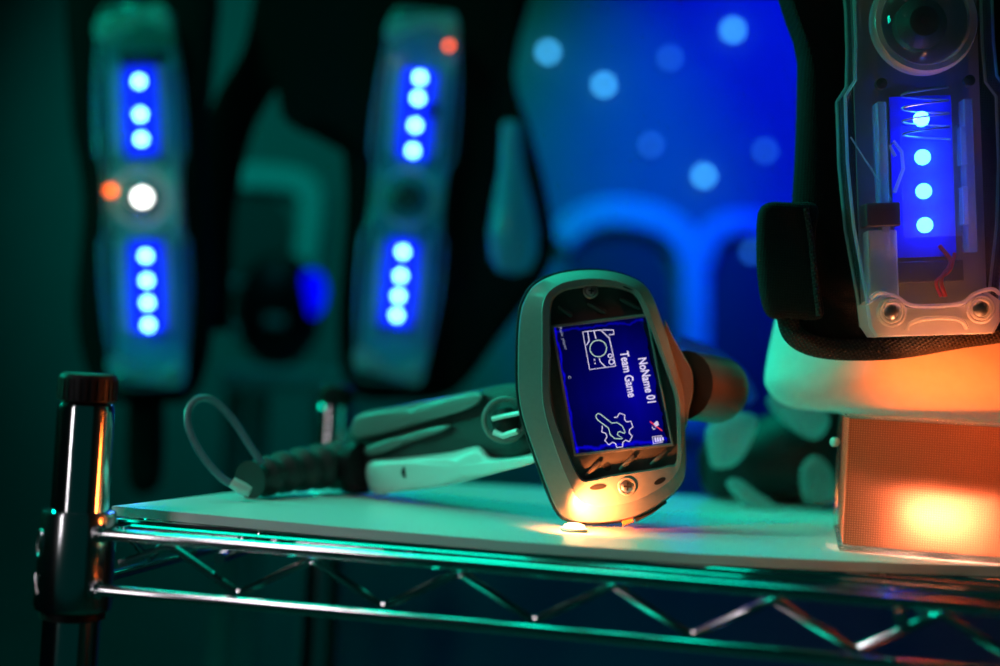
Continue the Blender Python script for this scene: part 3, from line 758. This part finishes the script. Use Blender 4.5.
# ------------------------------------------------------------------ blurred second tagger on the sheet, behind
bk = at(770, 480, .88)
second = thing('laser_tagger', V((bk.x, bk.y, SHELF)), 'out-of-focus dark tagger with pale clear grips lying behind the light box', 'toy gun')
obj('body', puff([(700, 448), (740, 428), (790, 405), (838, 400), (850, 470), (835, 502), (790, 505), (740, 500), (705, 492)], .90, .035), 'black_plastic', second)
for pts, z, h, nm in (
    ([(708, 455), (706, 430), (722, 416), (745, 412), (758, 420), (750, 445), (735, 465), (714, 468)], .85, .010, 'clear_grip'),
    ([(726, 484), (738, 478), (758, 492), (776, 505), (782, 516), (760, 516), (742, 505)], .84, .008, 'clear_grip'),
    ([(766, 400), (790, 388), (815, 396), (830, 420), (815, 440), (785, 425)], .86, .010, 'clear_cover'),
    ([(800, 470), (815, 455), (832, 470), (834, 500), (805, 502)], .86, .008, 'clear_cover')):
    obj(nm, puff(pts, z, h), 'milky', second)
sp_ = smooth_line(hp([(680, 342, .84), (705, 352, .84), (728, 366, .84), (744, 382, .85), (752, 400, .86)]), 5)
obj('sling', MB().tube(sp_, .0045, 10, flat=.4), 'sling_blue', second)

# ------------------------------------------------------------------ two vests hanging behind the rack
v1 = thing('hanging_vest', at(140, 380, 1.16), 'dark sensor vest hanging behind the rack post, white glint amid its blue lights', 'vest', 'sensor vests hanging behind the rack')
obj('padded_panel', cushion([(80, -70), (72, 100), (84, 200), (78, 320), (100, 392), (150, 402), (196, 392), (214, 300), (206, 150), (212, -70)], 1.165, .03, .012), 'band_fabric', v1)
obj('strap', cushion([(132, 380), (160, 380), (160, 482), (130, 482)], 1.17, .02, .006), 'band_fabric', v1)
h1, L1, E1 = sensor(v1, 143, 198, 1.13, -2.2, kx=.88, ky=1.06, ups=(48, 68, 95), downs=(47, 67, 85, 103))
obj('dome_glint', MB().lathe(L1(3, -1, 14), E1[2], [(6.5 * mm, 0), (6 * mm, 3 * mm), (3 * mm, 6 * mm), (.5 * mm, 7 * mm)], 18), 'glint_white', h1, label='round white glint on the dome')  # lamp reflection in the dome put in as a glowing cap
obj('orange_led', MB().ball(L1(-23, 6, 9), 4.2 * mm, 12), 'led_orange', h1, label='small orange light')
v2 = thing('hanging_vest', at(405, 370, 1.19), 'wide dark sensor vest hanging behind the tagger handle, tilted blue-lit housing', 'vest', 'sensor vests hanging behind the rack')
obj('padded_panel', cushion([(268, -70), (278, 92), (292, 126), (309, 115), (338, 132), (346, 200), (338, 330), (352, 392), (400, 400), (455, 392), (505, 330), (552, 262), (548, 200), (530, 130), (514, 70), (520, -70)], 1.20, .03, .010, per=4), 'band_fabric', v2)
sb = smooth_line(hp([(286, -60, 1.2), (268, 50, 1.21), (232, 120, 1.22), (212, 210, 1.23), (206, 330, 1.24)]), 6)
obj('strap', MB().tube(sb, .021, 12, flat=.3, side=RT), 'band_fabric', v2)
h2, L2, E2 = sensor(v2, 408, 198, 1.16, 5.6, kx=.88, ky=1.06, ups=(40, 61, 84, 101), downs=(45, 65, 82, 98))
g = MB()
for i in range(9): g.box(L2(random.uniform(-16, 16), random.uniform(-22, 22), 6), E2[0], E2[1], E2[2], random.uniform(3, 7) * mm, random.uniform(2, 5) * mm, 2 * mm, .4 * mm)
obj('components', g, 'board_green', h2)
obj('connector', MB().box(L2(14, 74, 5), E2[0], E2[1], E2[2], 6 * mm, 4 * mm, 4 * mm, .6 * mm), 'black_plastic', h2)
obj('connector', MB().box(L1(7, 112, 5), E1[0], E1[1], E1[2], 19 * mm, 4.5 * mm, 4 * mm, .6 * mm), 'black_plastic', h1)
obj('orange_led', MB().ball(L2(22, 128, 8), 2.8 * mm, 12), 'led_orange', h2, label='small orange light')

# pale drop-shaped plastic bottle hanging beside the middle vest
o_c = at(514, 275, 1.12)
bprof = [(.002, 0), (.014, .003), (.021, .015), (.022, .035), (.017, .06), (.011, .085), (.0085, .115), (.0085, .121), (.006, .123)]
hb = thing('hanging_bottle', o_c, 'pale drop-shaped plastic bottle with a long neck, hanging beside the wide vest', 'bottle')
axb = (UP * 1.0 + RT * -.02).normalized()
obj('bottle_body', MB().lathe(o_c, axb, [(r * .92, h) for r, h in bprof], 28), 'bottle_plastic', hb)
obj('neck_loop', MB().tube([o_c + axb * .121, o_c + axb * .18, o_c + axb * .32], .0015, 8), 'band_fabric', hb)

# counter and round device far behind
ct = on_y(285, 372, 1.75)
top = thing('side_table', V((ct.x, 1.80, 0)), 'pale side table behind the rack, a dark round headset on it', 'table')
L_, R_ = on_y(222, 365, 1.72), on_y(350, 374, 1.72)
zt_ = (L_.z + R_.z) / 2; xm = (L_.x + R_.x) / 2; hw = (R_.x - L_.x) / 2
obj('table_top', MB().box(V((xm, 1.83, zt_ - .014)), X, Y, ZZ, hw, .12, .014, .004), 'counter_top', top)
for sx in (-.8, .62):
    for yy in (1.74, 1.92):
        obj('leg', MB().tube([V((xm + hw * sx, yy, 0)), V((xm + hw * sx, yy, zt_ - .027))], .013, 14), 'grey_paint', top)
hd_c = V((on_y(280, 300, 1.80).x, 1.80, zt_))
dev = thing('headset', hd_c, 'dark rounded headset with a glowing blue patch, standing on the side table', 'headset')
HR = .068
obj('shell', MB().ball(hd_c + ZZ * (HR * 1.12), HR, 24, (.84, .8, 1.12)), 'black_plastic', dev)
obj('light_patch', MB().ball(hd_c + V((.044, -.028, HR * 1.45)), .020, 14, (.9, .5, 1.5)), 'blue_strip', dev, label='glowing blue patch')
for dz in (.045, .105): obj('stud', MB().ball(hd_c + V((-.052, -.03, dz)), .008, 10), 'pale_plastic', dev)
obj('badge', MB().box(hd_c + V((.004, -.054, .06)), X, Y, ZZ, .012, .003, .006, .001), 'pale_plastic', dev)

# small warm puck light under the front edge of the sheet
pk = on_z(574, 531.5, SHELF)
puck = thing('puck_light', V((pk.x, pk.y, SHELF)), 'small low warm puck light on the sheet just in front of the tagger', 'lamp')
obj('puck_case', MB().lathe(V((pk.x, pk.y, SHELF + .0001)), ZZ, [(.0060, 0), (.0065, .0006), (.0065, .0014), (.0056, .0018)], 24), 'pale_plastic', puck)
obj('lens', MB().lathe(V((pk.x, pk.y, SHELF + .0019)), ZZ, [(.0052, 0), (.0046, .0012), (.0025, .0020), (.0004, .0022)], 20), 'puck_warm', puck)

# ------------------------------------------------------------------ lights
TEAL = (0.0, 1.0, 0.62)
def narrow(o, deg): o.data.spread = D(deg); return o
narrow(area('teal_panel', (-0.25, 1.25, 2.0), (0.1, .78, SHELF), 1.3, 3.2, TEAL), 70)
narrow(area('teal_side', (-1.05, .92, 1.28), (0.05, .7, .95), .35, 1.3, TEAL), 80)
narrow(area('white_strip', (-.88, -.37, 1.15), (-.17, .6, .95), .05, .03, (1, .94, .97), sy=.9), 24)
narrow(area('white_overhead', (-.55, .12, 1.75), (-.16, .60, .9), .13, .09, (1, .88, .96), sy=.4), 38)
spot('lamp_glow', bc + ZZ * .034 - by * .018 + bx * .002, bc + ZZ * .085 + by * .030 + bx * .022, 112, 1.0, (1, .12, .012), .004, .6)
point('lamp_fill', bc + ZZ * .046 + by * .004, .085, (1, .20, .05), .004)
spot('lamp_front', bc + ZZ * .036 - by * .044 + bx * .012, at(935, 318, .65), 46, 1.6, (1, .26, .09), .003, .7)
narrow(area('post_streak_fill', (.45, .56, .945), (-.18, .606, .945), .03, .014, (1, .16, .02), sy=.13), 16)  # added out of view only to streak the post orange
spot('low_teal', (-.45, 1.3, .25), on_y(230, 640, WY), 110, 1.6, (0, 1, .8), .05, 1.0)  # added teal fill for the wall seen below the shelf
spot('low_blue', (.45, 1.3, .25), on_y(760, 640, WY), 100, 2.0, (0, .05, 1), .05, 1.0)  # navy fill added low on the other side
spot('puck_up', V((pk.x, pk.y - .006, SHELF + .0065)), G(594, 506, 6 * mm), 74, 2.0, (1, .23, .055), .002, 1.0)
spot('puck_down', V((pk.x, pk.y - .003, SHELF + .012)), V((pk.x + .002, pk.y, SHELF)), 155, .30, (1, .25, .05), .001, .8)
spot('blue_wash', (.62, 1.25, 2.1), on_y(790, 130, WY), 42, 160, (0, .004, 1), .05, .9)
spot('teal_vests', (-.65, .45, 2.0), (-.2, 1.14, 1.05), 34, 15, TEAL, .05, .8)  # added spot to lift the teal on the hanging housings
spot('tagger_fill', (-.75, .42, 1.45), G(600, 385), 13, 24, TEAL, .04, .6)  # added spot that tints the tagger alone teal
fp_ = G(682, 385)
spot('flange_fill', (.52, .44, .99), fp_, 9, 9.0, (1, .14, .015), .01, .8)  # added out of view to turn the flange and barrel orange
spot('counter_wash', (-.45, 1.35, 1.9), (xm, 1.80, zt_), 22, 4, (0, .55, .8), .03, .8)  # added to brighten the side table
spot('cyan_wash', (-.1, 1.3, 2.2), on_y(565, 190, WY), 30, 18, (0, 1, .6), .05, .9)
spot('teal_wash', (-.7, 1.0, 2.0), on_y(275, 190, WY), 44, 16.0, (0, 1, .8), .05, 1.0)
w = bpy.data.worlds.new('world'); SC.world = w; w.use_nodes = True
w.node_tree.nodes['Background'].inputs[0].default_value = (0.0, 0.010, 0.009, 1); w.node_tree.nodes['Background'].inputs[1].default_value = 1.6

vs_ = SC.view_settings; vs_.view_transform = 'Standard'; vs_.look = 'None'; vs_.gamma = 1; vs_.exposure = 0.0; vs_.use_curve_mapping = False
